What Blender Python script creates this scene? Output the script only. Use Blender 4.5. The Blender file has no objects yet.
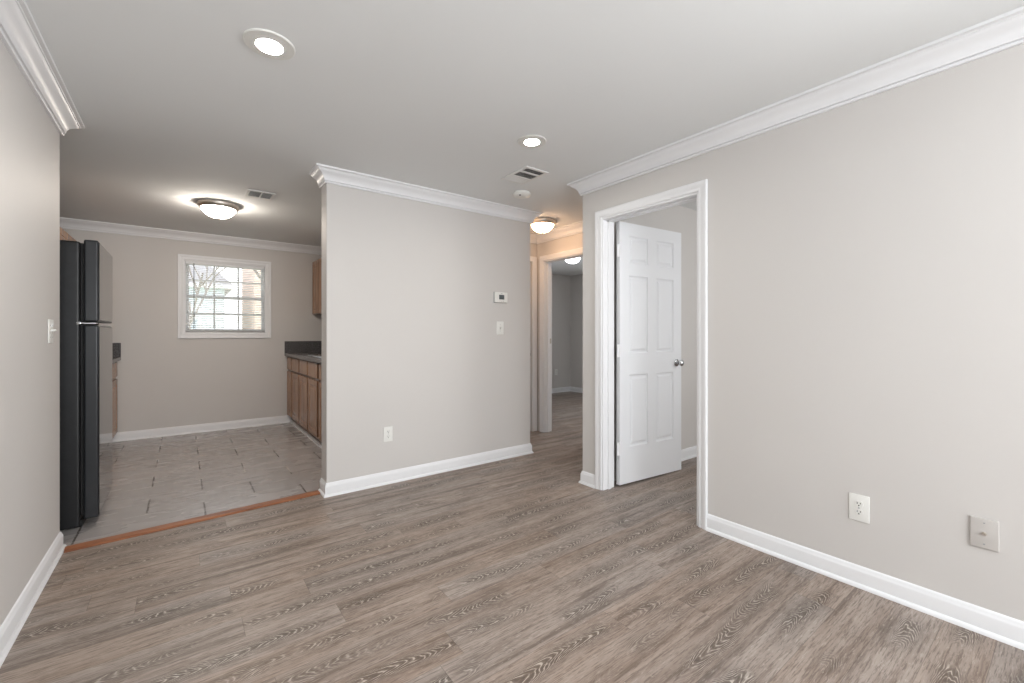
import bpy, bmesh, math, random
from mathutils import Vector, Matrix
random.seed(7)
S = bpy.context.scene
COL = S.collection
PI = math.pi

# ------------------------------------------------------------------ camera
YAW = 37.09
cam_d = bpy.data.cameras.new('camera')
cam = bpy.data.objects.new('camera', cam_d)
COL.objects.link(cam)
cam_d.sensor_fit = 'HORIZONTAL'
cam_d.sensor_width = 36.0
cam_d.lens = 435.3 / 1024 * 36.0
cam_d.shift_y = -7.8 / 1024
cam_d.clip_start = 0.03
cam.location = (0, 0, 1.2)
cam.rotation_euler = (PI / 2, 0, -math.radians(YAW))
S.camera = cam

# ------------------------------------------------------------------ world, exposure
S.view_settings.view_transform = 'Standard'
S.view_settings.look = 'None'
S.view_settings.gamma = 1.0
S.view_settings.use_curve_mapping = False
S.view_settings.exposure = 0.06
W = bpy.data.worlds.new('overcast_sky')
S.world = W
W.use_nodes = True
wn = W.node_tree
bg = wn.nodes['Background']
bg.inputs['Color'].default_value = (0.93, 0.96, 1.0, 1)
bg.inputs['Strength'].default_value = 3.0


# area lamps for daylight through unseen windows behind the camera, tilted up at the ceiling
def area(name, loc, rot, sx, sy, power, color=(1, 1, 1)):
    d = bpy.data.lights.new(name, 'AREA')
    d.shape = 'RECTANGLE'
    d.size = sx
    d.size_y = sy
    d.energy = power
    d.color = color
    o = bpy.data.objects.new(name, d)
    COL.objects.link(o)
    o.location = loc
    o.rotation_euler = rot
    return o


BACK = -2.4
area('unseen_window_daylight', (0.45, BACK - 0.16, 1.42), (PI / 2 + 0.35, 0, 0), 1.5, 1.35, 56, (0.94, 0.97, 1.0))
area('unseen_window_daylight', (2.00, BACK - 0.16, 1.42), (PI / 2 + 0.35, 0, 0), 1.0, 1.35, 15, (0.94, 0.97, 1.0))
area('unseen_window_daylight', (2.86, -1.40, 1.42), (PI / 2 + 0.30, 0, PI / 2), 1.2, 1.35, 105, (0.94, 0.97, 1.0))  # added at an unseen right-wall window to brighten the left wall
# daylight of the bedroom, and an added lamp for the room behind the open door
area('unseen_window_daylight', (6.64, 3.80, 1.45), (PI / 2, 0, PI / 2), 1.0, 1.2, 36, (0.92, 0.96, 1.0))
area('unseen_window_daylight', (4.10, -0.52, 1.45), (PI / 2, 0, 0), 1.4, 1.2, 24, (1.0, 0.97, 0.94))  # set at an unseen window to light the door face


# ------------------------------------------------------------------ materials
def lin(c):
    return tuple(((x / 255) / 12.92 if x / 255 <= 0.04045 else ((x / 255 + 0.055) / 1.055) ** 2.4) for x in c) + (1,)


class NT:
    """small helper round a node tree"""

    def __init__(self, name):
        self.m = bpy.data.materials.new(name)
        self.m.use_nodes = True
        self.t = self.m.node_tree
        self.b = self.t.nodes['Principled BSDF']

    def n(self, kind, **kw):
        x = self.t.nodes.new(kind)
        for k, v in kw.items():
            setattr(x, k, v)
        return x

    def put(self, sock, v):
        if isinstance(v, bpy.types.NodeSocket):
            self.t.links.new(v, sock)
        else:
            sock.default_value = v

    def math(self, op, a, b=0.0, c=None):
        x = self.n('ShaderNodeMath', operation=op)
        self.put(x.inputs[0], a)
        self.put(x.inputs[1], b)
        if c is not None:
            self.put(x.inputs[2], c)
        return x.outputs[0]

    def pos(self):
        g = self.n('ShaderNodeNewGeometry')
        s = self.n('ShaderNodeSeparateXYZ')
        self.t.links.new(g.outputs['Position'], s.inputs[0])
        return g.outputs['Position'], s.outputs[0], s.outputs[1], s.outputs[2]

    def vec(self, x, y, z=0.0):
        c = self.n('ShaderNodeCombineXYZ')
        for i, v in enumerate((x, y, z)):
            self.put(c.inputs[i], v)
        return c.outputs[0]

    def noise(self, vec, scale=1.0, detail=2.0, rough=0.5, dist=0.0):
        x = self.n('ShaderNodeTexNoise')
        self.put(x.inputs['Vector'], vec)
        x.inputs['Scale'].default_value = scale
        x.inputs['Detail'].default_value = detail
        x.inputs['Roughness'].default_value = rough
        x.inputs['Distortion'].default_value = dist
        return x.outputs['Fac']

    def white(self, vec):
        x = self.n('ShaderNodeTexWhiteNoise', noise_dimensions='3D')
        self.put(x.inputs['Vector'], vec)
        return x.outputs['Value']

    def step(self, v, a, b, lo=0.0, hi=1.0):
        x = self.n('ShaderNodeMapRange', interpolation_type='SMOOTHSTEP')
        self.put(x.inputs[0], v)
        for i, q in enumerate((a, b, lo, hi)):
            self.put(x.inputs[i + 1], q)
        return x.outputs[0]

    def mix(self, f, a, b):
        x = self.n('ShaderNodeMix', data_type='RGBA')
        self.put(x.inputs[0], f)
        self.put(x.inputs[6], a)
        self.put(x.inputs[7], b)
        return x.outputs[2]

    def bump(self, h, strength=0.2, dist=0.002):
        x = self.n('ShaderNodeBump')
        x.inputs['Strength'].default_value = strength
        x.inputs['Distance'].default_value = dist
        self.put(x.inputs['Height'], h)
        self.t.links.new(x.outputs[0], self.b.inputs['Normal'])

    def base(self, c, rough=0.5, metal=0.0, spec=0.5):
        self.put(self.b.inputs['Base Color'], c)
        self.put(self.b.inputs['Roughness'], rough)
        self.b.inputs['Metallic'].default_value = metal
        self.b.inputs['Specular IOR Level'].default_value = spec
        return self


def paint(name, rgb, rough=0.5, bump=0.0, scale=180, var=0.0, spec=0.4):
    k = NT(name)
    p, x, y, z = k.pos()
    c = lin(rgb)
    col = c
    if var:
        n = k.noise(p, 1.7, 3)
        col = k.mix(k.step(n, 0.3, 0.7), tuple(v * (1 - var) for v in c[:3]) + (1,), c)
    k.base(col, rough, 0, spec)
    if bump:
        k.bump(k.noise(p, scale, 2), bump, 0.001)
    return k.m


def metal(name, rgb, rough):
    k = NT(name)
    p, *_ = k.pos()
    k.base(lin(rgb), k.step(k.noise(p, 60, 2), 0.2, 0.8, rough * 0.85, rough * 1.15), 1.0)
    return k.m


def glow(name, rgb, strength, base=(240, 238, 232)):
    k = NT(name)
    p, *_ = k.pos()
    k.base(lin(base), 0.25)
    n = k.noise(p, 14, 4, 0.6, 1.5)                       # alabaster clouds in the glass
    col = k.mix(k.step(n, 0.35, 0.7), lin(rgb), tuple(min(1, v * 1.0 + 0.06) for v in lin(rgb)[:3]) + (1,))
    k.put(k.b.inputs['Emission Color'], col)
    k.b.inputs['Emission Strength'].default_value = strength
    return k.m


M = {}
M['wall'] = paint('greige_wall_paint', (209, 206, 203), 0.55, 0.12, 160, 0.015, 0.3)
M['ceiling'] = paint('flat_ceiling_paint', (229, 231, 231), 0.9, 0.15, 140, 0.01, 0.2)
M['trim'] = paint('white_semigloss_trim', (233, 234, 236), 0.42)
M['door'] = paint('white_door_paint', (230, 232, 235), 0.4)
M['plate'] = paint('white_plastic', (232, 232, 228), 0.3)
M['plate_dull'] = paint('painted_over_plastic', (194, 190, 186), 0.5)
M['screen'] = paint('grey_lcd', (92, 98, 100), 0.2)
M['print'] = paint('grey_print', (150, 152, 155), 0.5)
M['slot'] = paint('dark_slot', (38, 34, 32), 0.7)
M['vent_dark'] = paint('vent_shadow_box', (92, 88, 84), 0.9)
M['vent'] = paint('vent_enamel', (226, 226, 224), 0.4)
M['can_trim'] = paint('can_trim_white', (222, 222, 218), 0.4)
M['chrome'] = metal('polished_chrome', (205, 207, 210), 0.12)
M['nickel'] = metal('brushed_nickel', (206, 200, 192), 0.36)
M['steel'] = metal('stainless_steel', (190, 192, 194), 0.28)
M['can_lens'] = glow('can_lens_light', (255, 248, 240), 330)
M['dome_kitchen'] = glow('kitchen_dome_light', (255, 240, 226), 96)
M['dome_hall'] = glow('hall_dome_light', (255, 202, 156), 24)
M['dome_bed'] = glow('bedroom_dome_light', (246, 248, 255), 9)
M['blind'] = paint('blind_vinyl', (236, 238, 240), 0.45)
k_ = NT('translucent_blind_vinyl')
df = k_.n('ShaderNodeBsdfDiffuse')
df.inputs['Color'].default_value = lin((238, 240, 242))
tl = k_.n('ShaderNodeBsdfTranslucent')
tl.inputs['Color'].default_value = lin((238, 240, 242))
mx = k_.n('ShaderNodeMixShader')
mx.inputs[0].default_value = 0.45
k_.t.links.new(df.outputs[0], mx.inputs[1])
k_.t.links.new(tl.outputs[0], mx.inputs[2])
k_.t.links.new(mx.outputs[0], k_.t.nodes['Material Output'].inputs[0])
M['slat'] = k_.m
M['blind_rail'] = paint('blind_rail_grey', (170, 170, 170), 0.5)
M['wand'] = paint('grey_wand', (126, 132, 140), 0.3)
M['caulk'] = paint('old_white_paint', (228, 224, 216), 0.6, 0.4, 60)


def m_fridge_side():
    k = NT('black_pebbled_steel')
    p, *_ = k.pos()
    k.base(k.mix(k.noise(p, 40, 2), lin((12, 12, 14)), lin((28, 30, 33))), 0.38, 0, 0.5)
    k.bump(k.noise(p, 420, 2), 0.35, 0.001)
    return k.m


M['fridge_side'] = m_fridge_side()
M['fridge_edge'] = paint('black_door_edge', (44, 46, 49), 0.3)
M['fridge_front'] = metal('black_mirror_steel', (92, 94, 97), 0.03)
M['gasket'] = paint('gasket_rubber', (20, 20, 21), 0.6)


def m_wood(name, a, b, axis, rough=0.38):
    k = NT(name)
    p, x, y, z = k.pos()
    s = {'z': (22, 22, 1.6), 'x': (1.6, 22, 22), 'y': (22, 1.6, 22)}[axis]
    v = k.vec(k.math('MULTIPLY', x, s[0]), k.math('MULTIPLY', y, s[1]), k.math('MULTIPLY', z, s[2]))
    g = k.noise(v, 1.0, 5, 0.6, 0.8)
    f = k.noise(v, 6.0, 3, 0.6)
    col = k.mix(k.step(g, 0.3, 0.72), lin(a), lin(b))
    col = k.mix(k.step(f, 0.55, 0.75, 0, 0.35), col, tuple(q * 0.6 for q in lin(a)[:3]) + (1,))
    k.base(col, rough)
    k.bump(f, 0.1, 0.001)
    return k.m


M['oak'] = m_wood('oak_cabinet', (138, 102, 78), (170, 134, 106), 'z', 0.26)
M['oak_dark'] = m_wood('oak_face_frame', (96, 64, 42), (124, 86, 60), 'z', 0.3)
M['orange_wood'] = m_wood('orange_threshold_wood', (116, 68, 42), (160, 104, 70), 'x', 0.45)


def m_counter():
    k = NT('dark_speckled_laminate')
    p, *_ = k.pos()
    v = k.n('ShaderNodeTexVoronoi')
    k.put(v.inputs['Vector'], p)
    v.inputs['Scale'].default_value = 160
    n = k.noise(p, 90, 4, 0.7)
    col = k.mix(k.step(n, 0.4, 0.65), lin((66, 64, 65)), lin((112, 110, 112)))
    k.base(col, 0.22)
    return k.m


M['counter'] = m_counter()


def m_planks():
    """grey-brown limed oak vinyl planks, rows along x"""
    k = NT('limed_oak_vinyl_planks')
    p, x, y, z = k.pos()
    PW, PL = 0.150, 1.22
    yr = k.math('DIVIDE', k.math('ADD', y, 15.0 - 1.563), PW)
    row = k.math('FLOOR', yr)
    fy = k.math('FRACT', yr)
    xr = k.math('ADD', k.math('DIVIDE', k.math('ADD', x, 10.0), PL), k.white(k.vec(row, 3.1, 0.0)))
    colm = k.math('FLOOR', xr)
    fx = k.math('FRACT', xr)
    idv = k.white(k.vec(row, colm, 1.0))
    idv2 = k.white(k.vec(row, colm, 5.0))
    off = k.math('MULTIPLY', idv, 57.0)
    sgn = k.math('SUBTRACT', k.math('MULTIPLY', k.math('GREATER_THAN', idv2, 0.5), 2.0), 1.0)
    u = k.math('ADD', x, off)
    # the heart of the board wanders across the plank
    wander = k.math('MULTIPLY', k.math('SUBTRACT', k.noise(k.vec(k.math('MULTIPLY', u, 1.6), off, 0.0), 1.0, 2), 0.5), 1.3)
    vb = k.math('SUBTRACT', k.math('SUBTRACT', fy, 0.5), wander)
    av = k.math('ABSOLUTE', vb)
    along = k.noise(k.vec(k.math('MULTIPLY', u, 2.6), k.math('MULTIPLY', idv2, 40.0), 0.0), 1.0, 2)
    heart = k.math('MULTIPLY', k.step(av, 0.36, 0.12), k.step(along, 0.42, 0.56))
    halo = k.math('MULTIPLY', k.step(av, 0.48, 0.05), k.step(along, 0.38, 0.60))
    wob = k.noise(k.vec(k.math('MULTIPLY', u, 3.2), k.math('MULTIPLY', y, 13.0), off), 1.0, 3, 0.5)
    field = k.math('ADD', k.math('MULTIPLY', k.math('MULTIPLY', u, sgn), 30.0), k.math('ADD', k.math('MULTIPLY', k.math('MULTIPLY', vb, vb), 80.0), k.math('MULTIPLY', wob, 11.0)))
    tri = k.math('ABSOLUTE', k.math('SUBTRACT', k.math('FRACT', field), 0.5))
    # straight grain
    grain = k.noise(k.vec(k.math('MULTIPLY', u, 13.0), k.math('MULTIPLY', y, 190.0), off), 1.0, 3, 0.7)
    grain2 = k.noise(k.vec(k.math('MULTIPLY', u, 26.0), k.math('MULTIPLY', y, 170.0), off), 1.0, 2, 0.6, 0.6)
    streak = k.noise(k.vec(k.math('MULTIPLY', u, 1.3), k.math('MULTIPLY', y, 20.0), off), 1.0, 4, 0.6, 0.4)
    light, mid, dark = lin((163, 149, 139)), lin((140, 124, 113)), lin((82, 70, 62))
    c = k.mix(k.step(streak, 0.34, 0.64), mid, light)
    c = k.mix(k.math('MULTIPLY', k.step(streak, 0.47, 0.30), 0.6), c, dark)
    c = k.mix(k.math('MULTIPLY', halo, 0.70), c, dark)
    c = k.mix(k.step(grain, 0.46, 0.66, 0.0, 0.66), c, lin((92, 79, 70)))
    c = k.mix(k.step(grain2, 0.54, 0.74, 0.0, 0.5), c, lin((186, 174, 164)))
    brk = k.step(k.noise(k.vec(k.math('MULTIPLY', u, 30), k.math('MULTIPLY', y, 70), 0.0), 1.0, 2), 0.34, 0.58, 0.15, 0.85)
    c = k.mix(k.math('MULTIPLY', k.math('MULTIPLY', heart, brk), k.step(tri, 0.30, 0.46)), c, lin((198, 187, 176)))
    c = k.mix(k.math('MULTIPLY', k.math('MULTIPLY', heart, 0.5), k.step(tri, 0.20, 0.04)), c, lin((82, 71, 64)))
    hsv = k.n('ShaderNodeHueSaturation')
    k.put(hsv.inputs['Value'], k.step(idv2, 0.0, 1.0, 0.93, 1.05))
    k.put(hsv.inputs['Saturation'], k.step(idv, 0.0, 1.0, 0.85, 1.12))
    k.put(hsv.inputs['Color'], c)
    c = hsv.outputs[0]
    ey = k.math('MINIMUM', fy, k.math('SUBTRACT', 1.0, fy))
    ex = k.math('MINIMUM', fx, k.math('SUBTRACT', 1.0, fx))
    seam = k.math('MAXIMUM', k.step(ey, 0.009, 0.003), k.step(ex, 0.0012, 0.0004))
    c = k.mix(k.math('MULTIPLY', seam, 0.45), c, lin((66, 57, 51)))
    k.base(c, k.step(grain, 0.3, 0.7, 0.36, 0.5), 0, 0.4)
    k.bump(k.math('ADD', k.math('MULTIPLY', grain, 0.5), k.math('MULTIPLY', seam, -1.0)), 0.12, 0.001)
    return k.m


def m_tiles():
    """12 x 24 inch grey tiles in running bond, long side along x"""
    k = NT('grey_striated_floor_tile')
    p, x, y, z = k.pos()
    TH, TW = 0.312, 0.624
    yr = k.math('DIVIDE', k.math('SUBTRACT', y, 3.482 - TH * 20), TH)
    row = k.math('FLOOR', yr)
    fy = k.math('FRACT', yr)
    half = k.math('MULTIPLY', k.math('MODULO', row, 2.0), 0.5)
    xr = k.math('ADD', k.math('DIVIDE', k.math('SUBTRACT', x, 0.120 - TW * 20), TW), half)
    colm = k.math('FLOOR', xr)
    fx = k.math('FRACT', xr)
    idv = k.white(k.vec(row, colm, 2.0))
    off = k.math('MULTIPLY', idv, 31.0)
    v = k.vec(k.math('ADD', k.math('MULTIPLY', x, 2.5), off), k.math('MULTIPLY', y, 9.0), off)
    n = k.noise(v, 1.0, 3, 0.5, 0.4)
    c = k.mix(k.step(n, 0.2, 0.8), lin((164, 159, 158)), lin((170, 165, 163)))
    c = k.mix(k.step(idv, 0.0, 1.0, 0.0, 0.30), c, lin((148, 143, 141)))
    ey = k.math('MINIMUM', fy, k.math('SUBTRACT', 1.0, fy))
    ex = k.math('MINIMUM', fx, k.math('SUBTRACT', 1.0, fx))
    gx = k.step(ex, 0.0105, 0.0065)
    gy = k.step(ey, 0.0130, 0.0080)
    patchy = k.step(k.noise(p, 2.3, 2), 0.42, 0.58)
    c = k.mix(k.math('MULTIPLY', gx, 0.85), c, k.mix(k.step(k.noise(p, 1.3, 1), 0.60, 0.68), lin((70, 62, 58)), lin((205, 198, 190))))
    c = k.mix(k.math('MULTIPLY', gy, k.step(patchy, 0.0, 1.0, 0.15, 0.6)), c, lin((200, 193, 188)))
    k.base(c, k.step(n, 0.3, 0.7, 0.22, 0.32), 0, 0.5)
    k.bump(k.math('MULTIPLY', k.math('MAXIMUM', gx, gy), -1.0), 0.3, 0.001)
    return k.m


M['planks'] = m_planks()
M['tiles'] = m_tiles()


def m_glass():
    k = NT('window_glass')
    t = k.t
    tr = k.n('ShaderNodeBsdfTransparent')
    gl = k.n('ShaderNodeBsdfGlossy')
    gl.inputs['Roughness'].default_value = 0.02
    fr = k.n('ShaderNodeFresnel')
    fr.inputs['IOR'].default_value = 1.35
    mx = k.n('ShaderNodeMixShader')
    t.links.new(fr.outputs[0], mx.inputs[0])
    t.links.new(tr.outputs[0], mx.inputs[1])
    t.links.new(gl.outputs[0], mx.inputs[2])
    t.links.new(mx.outputs[0], t.nodes['Material Output'].inputs[0])
    return k.m


M['glass'] = m_glass()


def m_brick():
    k = NT('haze_paled_brick')  # brick colours lightened so the outdoor view looks hazy
    p, x, y, z = k.pos()
    b = k.n('ShaderNodeTexBrick')
    k.put(b.inputs['Vector'], k.vec(x, z, 0.0))
    b.inputs['Scale'].default_value = 4.5
    b.inputs['Color1'].default_value = lin((232, 206, 192))
    b.inputs['Color2'].default_value = lin((218, 190, 176))
    b.inputs['Mortar'].default_value = lin((224, 216, 208))
    k.base(b.outputs[0], 0.8)
    return k.m


M['brick'] = m_brick()
M['siding'] = paint('pale_blue_siding', (206, 216, 224), 0.7)
M['ext_white'] = paint('outdoor_white', (238, 240, 242), 0.6)
M['ext_glass'] = paint('house_window_glass', (150, 165, 180), 0.1)
M['roof'] = paint('grey_shingles', (170, 168, 172), 0.9)
M['bark'] = paint('grey_bark', (150, 140, 136), 0.9, 0.5, 20)
M['leaf'] = paint('pale_green_leaves', (170, 196, 140), 0.7)
M['lawn'] = paint('dry_lawn', (190, 196, 160), 0.9, 0, 1, 0.1)


# ------------------------------------------------------------------ mesh helpers
class MB:
    def __init__(self):
        self.bm = bmesh.new()

    def box(self, x0, x1, y0, y1, z0, z1, bev=0.0, seg=2):
        r = bmesh.ops.create_cube(self.bm, size=1.0)
        vs = r['verts']
        for v in vs:
            v.co = Vector(((x0 + x1) / 2 + v.co.x * (x1 - x0), (y0 + y1) / 2 + v.co.y * (y1 - y0), (z0 + z1) / 2 + v.co.z * (z1 - z0)))
        if bev:
            es = set(e for v in vs for e in v.link_edges)
            bmesh.ops.bevel(self.bm, geom=list(es), offset=bev, segments=seg, profile=0.5, affect='EDGES')
        return self

    def cyl(self, c, axis, r, length, n=24, r2=None, caps=True):
        """cylinder/cone from c along axis"""
        a = Vector(axis).normalized()
        up = Vector((0, 0, 1)) if abs(a.z) < 0.9 else Vector((1, 0, 0))
        u = a.cross(up).normalized()
        w = a.cross(u)
        r2 = r if r2 is None else r2
        A, B = [], []
        for i in range(n):
            t = 2 * PI * i / n
            d = u * math.cos(t) + w * math.sin(t)
            A.append(self.bm.verts.new(Vector(c) + d * r))
            B.append(self.bm.verts.new(Vector(c) + a * length + d * r2))
        for i in range(n):
            j = (i + 1) % n
            self.bm.faces.new((A[i], A[j], B[j], B[i]))
        if caps:
            self.bm.faces.new(A)
            self.bm.faces.new(B)
        return self

    def lathe(self, c, prof, n=48, axis=(0, 0, 1)):
        """rings (radius, offset along axis) around c; r = 0 closes in a point"""
        a = Vector(axis).normalized()
        up = Vector((0, 0, 1)) if abs(a.z) < 0.9 else Vector((1, 0, 0))
        u = a.cross(up).normalized()
        w = a.cross(u)
        rings = []
        for r, h in prof:
            o = Vector(c) + a * h
            if r < 1e-6:
                rings.append([self.bm.verts.new(o)])
            else:
                rings.append([self.bm.verts.new(o + (u * math.cos(2 * PI * i / n) + w * math.sin(2 * PI * i / n)) * r) for i in range(n)])
        for R, Q in zip(rings, rings[1:]):
            for i in range(n):
                j = (i + 1) % n
                if len(R) == 1 and len(Q) == 1:
                    continue
                if len(R) == 1:
                    self.bm.faces.new((R[0], Q[j], Q[i]))
                elif len(Q) == 1:
                    self.bm.faces.new((R[i], R[j], Q[0]))
                else:
                    self.bm.faces.new((R[i], R[j], Q[j], Q[i]))
        return self

    def sweep(self, path, prof, side):
        """closed profile [(out, z)] swept along a level polyline with mitred corners; side=+1: out is to the left of travel"""
        P = [Vector((p[0], p[1])) for p in path]
        rings = []
        for i, p in enumerate(P):
            ns = []
            if i > 0:
                d = (p - P[i - 1]).normalized()
                ns.append(Vector((-d.y, d.x)) * side)
            if i < len(P) - 1:
                d = (P[i + 1] - p).normalized()
                ns.append(Vector((-d.y, d.x)) * side)
            if len(ns) == 2:
                m = (ns[0] + ns[1]).normalized()
                m = m / max(0.2, m.dot(ns[0]))
            else:
                m = ns[0]
            rings.append([self.bm.verts.new((p.x + m.x * o, p.y + m.y * o, z)) for o, z in prof])
        n = len(prof)
        for R, Q in zip(rings, rings[1:]):
            for i in range(n):
                j = (i + 1) % n
                self.bm.faces.new((R[i], R[j], Q[j], Q[i]))
        self.bm.faces.new(rings[0])
        self.bm.faces.new(rings[-1])
        return self

    def prism(self, poly, z0, z1):
        A = [self.bm.verts.new((x, y, z0)) for x, y in poly]
        B = [self.bm.verts.new((x, y, z1)) for x, y in poly]
        n = len(poly)
        for i in range(n):
            j = (i + 1) % n
            self.bm.faces.new((A[i], A[j], B[j], B[i]))
        self.bm.faces.new(A)
        self.bm.faces.new(B)
        return self

    def slab(self, axis, c0, c1, a0, a1, z0, z1, holes=()):
        """wall slab with rectangular holes (a0,a1,z0,z1); axis='x': thickness along x"""
        As = sorted(set([a0, a1] + [h[0] for h in holes] + [h[1] for h in holes]))
        Zs = sorted(set([z0, z1] + [h[2] for h in holes] + [h[3] for h in holes]))

        def solid(i, j):
            if i < 0 or j < 0 or i >= len(As) - 1 or j >= len(Zs) - 1:
                return False
            ca, cz = (As[i] + As[i + 1]) / 2, (Zs[j] + Zs[j + 1]) / 2
            return not any(h[0] < ca < h[1] and h[2] < cz < h[3] for h in holes)

        cache = {}

        def V(c, a, z):
            k = (c, a, z)
            if k not in cache:
                cache[k] = self.bm.verts.new((c, a, z) if axis == 'x' else (a, c, z))
            return cache[k]

        for i in range(len(As) - 1):
            for j in range(len(Zs) - 1):
                if not solid(i, j):
                    continue
                A, B, C, D = As[i], As[i + 1], Zs[j], Zs[j + 1]
                for c in (c0, c1):
                    self.bm.faces.new((V(c, A, C), V(c, B, C), V(c, B, D), V(c, A, D)))
                for (ii, jj, q) in ((i - 1, j, ((A, C), (A, D))), (i + 1, j, ((B, C), (B, D))), (i, j - 1, ((A, C), (B, C))), (i, j + 1, ((A, D), (B, D)))):
                    if not solid(ii, jj):
                        (p1, p2), (p3, p4) = q
                        self.bm.faces.new((V(c0, p1, p2), V(c0, p3, p4), V(c1, p3, p4), V(c1, p1, p2)))
        return self

    def panels(self, w, h, t, rects, rings, both=False):
        """panelled leaf in x 0..w, z 0..h, front at y=0 (towards -y), back at y=t; rects = panels; rings = [(inset, depth)]"""
        xs = sorted(set([0, w] + [r[0] for r in rects] + [r[1] for r in rects]))
        zs = sorted(set([0, h] + [r[2] for r in rects] + [r[3] for r in rects]))

        def face(yf, sgn):
            for i in range(len(xs) - 1):
                for j in range(len(zs) - 1):
                    a, b, c, d = xs[i], xs[i + 1], zs[j], zs[j + 1]
                    hit = [r for r in rects if abs(r[0] - a) < 1e-6 and abs(r[1] - b) < 1e-6 and abs(r[2] - c) < 1e-6 and abs(r[3] - d) < 1e-6]
                    base = [self.bm.verts.new(q) for q in ((a, yf, c), (b, yf, c), (b, yf, d), (a, yf, d))]
                    if not hit or rings is None:
                        self.bm.faces.new(base)
                        continue
                    prev = base
                    for ins, dep in rings:
                        y = yf + sgn * dep
                        cur = [self.bm.verts.new(q) for q in ((a + ins, y, c + ins), (b - ins, y, c + ins), (b - ins, y, d - ins), (a + ins, y, d - ins))]
                        for q in range(4):
                            self.bm.faces.new((prev[q], prev[(q + 1) % 4], cur[(q + 1) % 4], cur[q]))
                        prev = cur
                    self.bm.faces.new(prev)

        face(0, 1)
        if both:
            face(t, -1)
        else:
            self.bm.faces.new([self.bm.verts.new(q) for q in ((0, t, 0), (0, t, h), (w, t, h), (w, t, 0))])
        # edges all round
        for k in range(len(xs) - 1):
            for z in (0, h):
                self.bm.faces.new([self.bm.verts.new(q) for q in ((xs[k], 0, z), (xs[k + 1], 0, z), (xs[k + 1], t, z), (xs[k], t, z))])
        for k in range(len(zs) - 1):
            for x in (0, w):
                self.bm.faces.new([self.bm.verts.new(q) for q in ((x, 0, zs[k]), (x, 0, zs[k + 1]), (x, t, zs[k + 1]), (x, t, zs[k]))])
        bmesh.ops.remove_doubles(self.bm, verts=self.bm.verts, dist=1e-5)
        return self

    def move(self, mat):
        bmesh.ops.transform(self.bm, matrix=mat, verts=self.bm.verts)
        return self

    def build(self, name, mat, parent=None, smooth=None, loc=None):
        bmesh.ops.recalc_face_normals(self.bm, faces=self.bm.faces)
        me = bpy.data.meshes.new(name)
        self.bm.to_mesh(me)
        self.bm.free()
        me.materials.append(mat)
        if smooth is not None:
            for p in me.polygons:
                p.use_smooth = True
            me.set_sharp_from_angle(angle=math.radians(smooth))
        o = bpy.data.objects.new(name, me)
        COL.objects.link(o)
        if parent is not None:
            o.parent = parent
        if loc is not None:
            o.location = loc
        return o


def tag(o, label=None, cat=None, group=None, kind=None):
    if label:
        o['label'] = label
    if cat:
        o['category'] = cat
    if group:
        o['group'] = group
    if kind:
        o['kind'] = kind
    return o


def thing(name, loc, rz, label, cat, group=None, kind=None):
    o = bpy.data.objects.new(name, None)
    o.empty_display_size = 0.1
    COL.objects.link(o)
    o.location = loc
    o.rotation_euler = (0, 0, rz)
    return tag(o, label, cat, group, kind)


def struct(o, label, cat):
    return tag(o, label, cat, None, 'structure')


def T(x, y, z):
    return Matrix.Translation((x, y, z))


# ------------------------------------------------------------------ dimensions (metres), camera at x=0 y=0
ZC = 2.41                     # ceiling
XL, XR = -0.547, 2.565        # living room side walls
YM = 3.385                    # face of the middle wall
XM0, XM1, YMB = 0.845, 2.79, 3.535
YN = 6.52                     # kitchen / bedroom far wall
XKL, XKR = -1.25, 1.75        # kitchen side walls
YE = 2.45                     # end of the right wall
XH = 3.50                     # hall wall with the bedroom doorway
YH = 4.115                    # back wall of the hall
HEAD = 2.085                  # height of the door openings
DY0, DY1 = 1.464, 2.247       # doorway in the right wall
BY0, BY1 = 3.235, 3.990       # bedroom doorway

# ------------------------------------------------------------------ floors and ceiling
thr = [(-0.60, 3.405), (0.90, 3.513)]   # the threshold runs a little askew
o = MB().prism([(-0.68, BACK - 0.12), (2.70, BACK - 0.12), (2.70, -0.42), (6.6, -0.42), (6.6, 6.62), (1.80, 6.62), (1.80, 3.46), (0.9, 3.46 + 0.053), (-0.60, 3.405), (-0.68, 3.39)], -0.05, 0.0).build('floor', M['planks'])
struct(o, 'grey brown limed oak plank floor of the living room and hall', 'floor')
o = MB().prism([(-1.37, 3.34), (-0.60, 3.405), (0.9, 3.513), (1.80, 3.46), (1.80, 6.62), (-1.37, 6.62)], -0.05, 0.0).build('floor_kitchen', M['tiles'])
struct(o, 'grey rectangular tile floor of the kitchen beyond the threshold', 'floor')
o = MB().box(-1.5, 6.7, BACK - 0.12, 6.7, ZC, ZC + 0.1).build('ceiling', M['ceiling'])
struct(o, 'flat off white ceiling over living room, kitchen and hall', 'ceiling')

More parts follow.
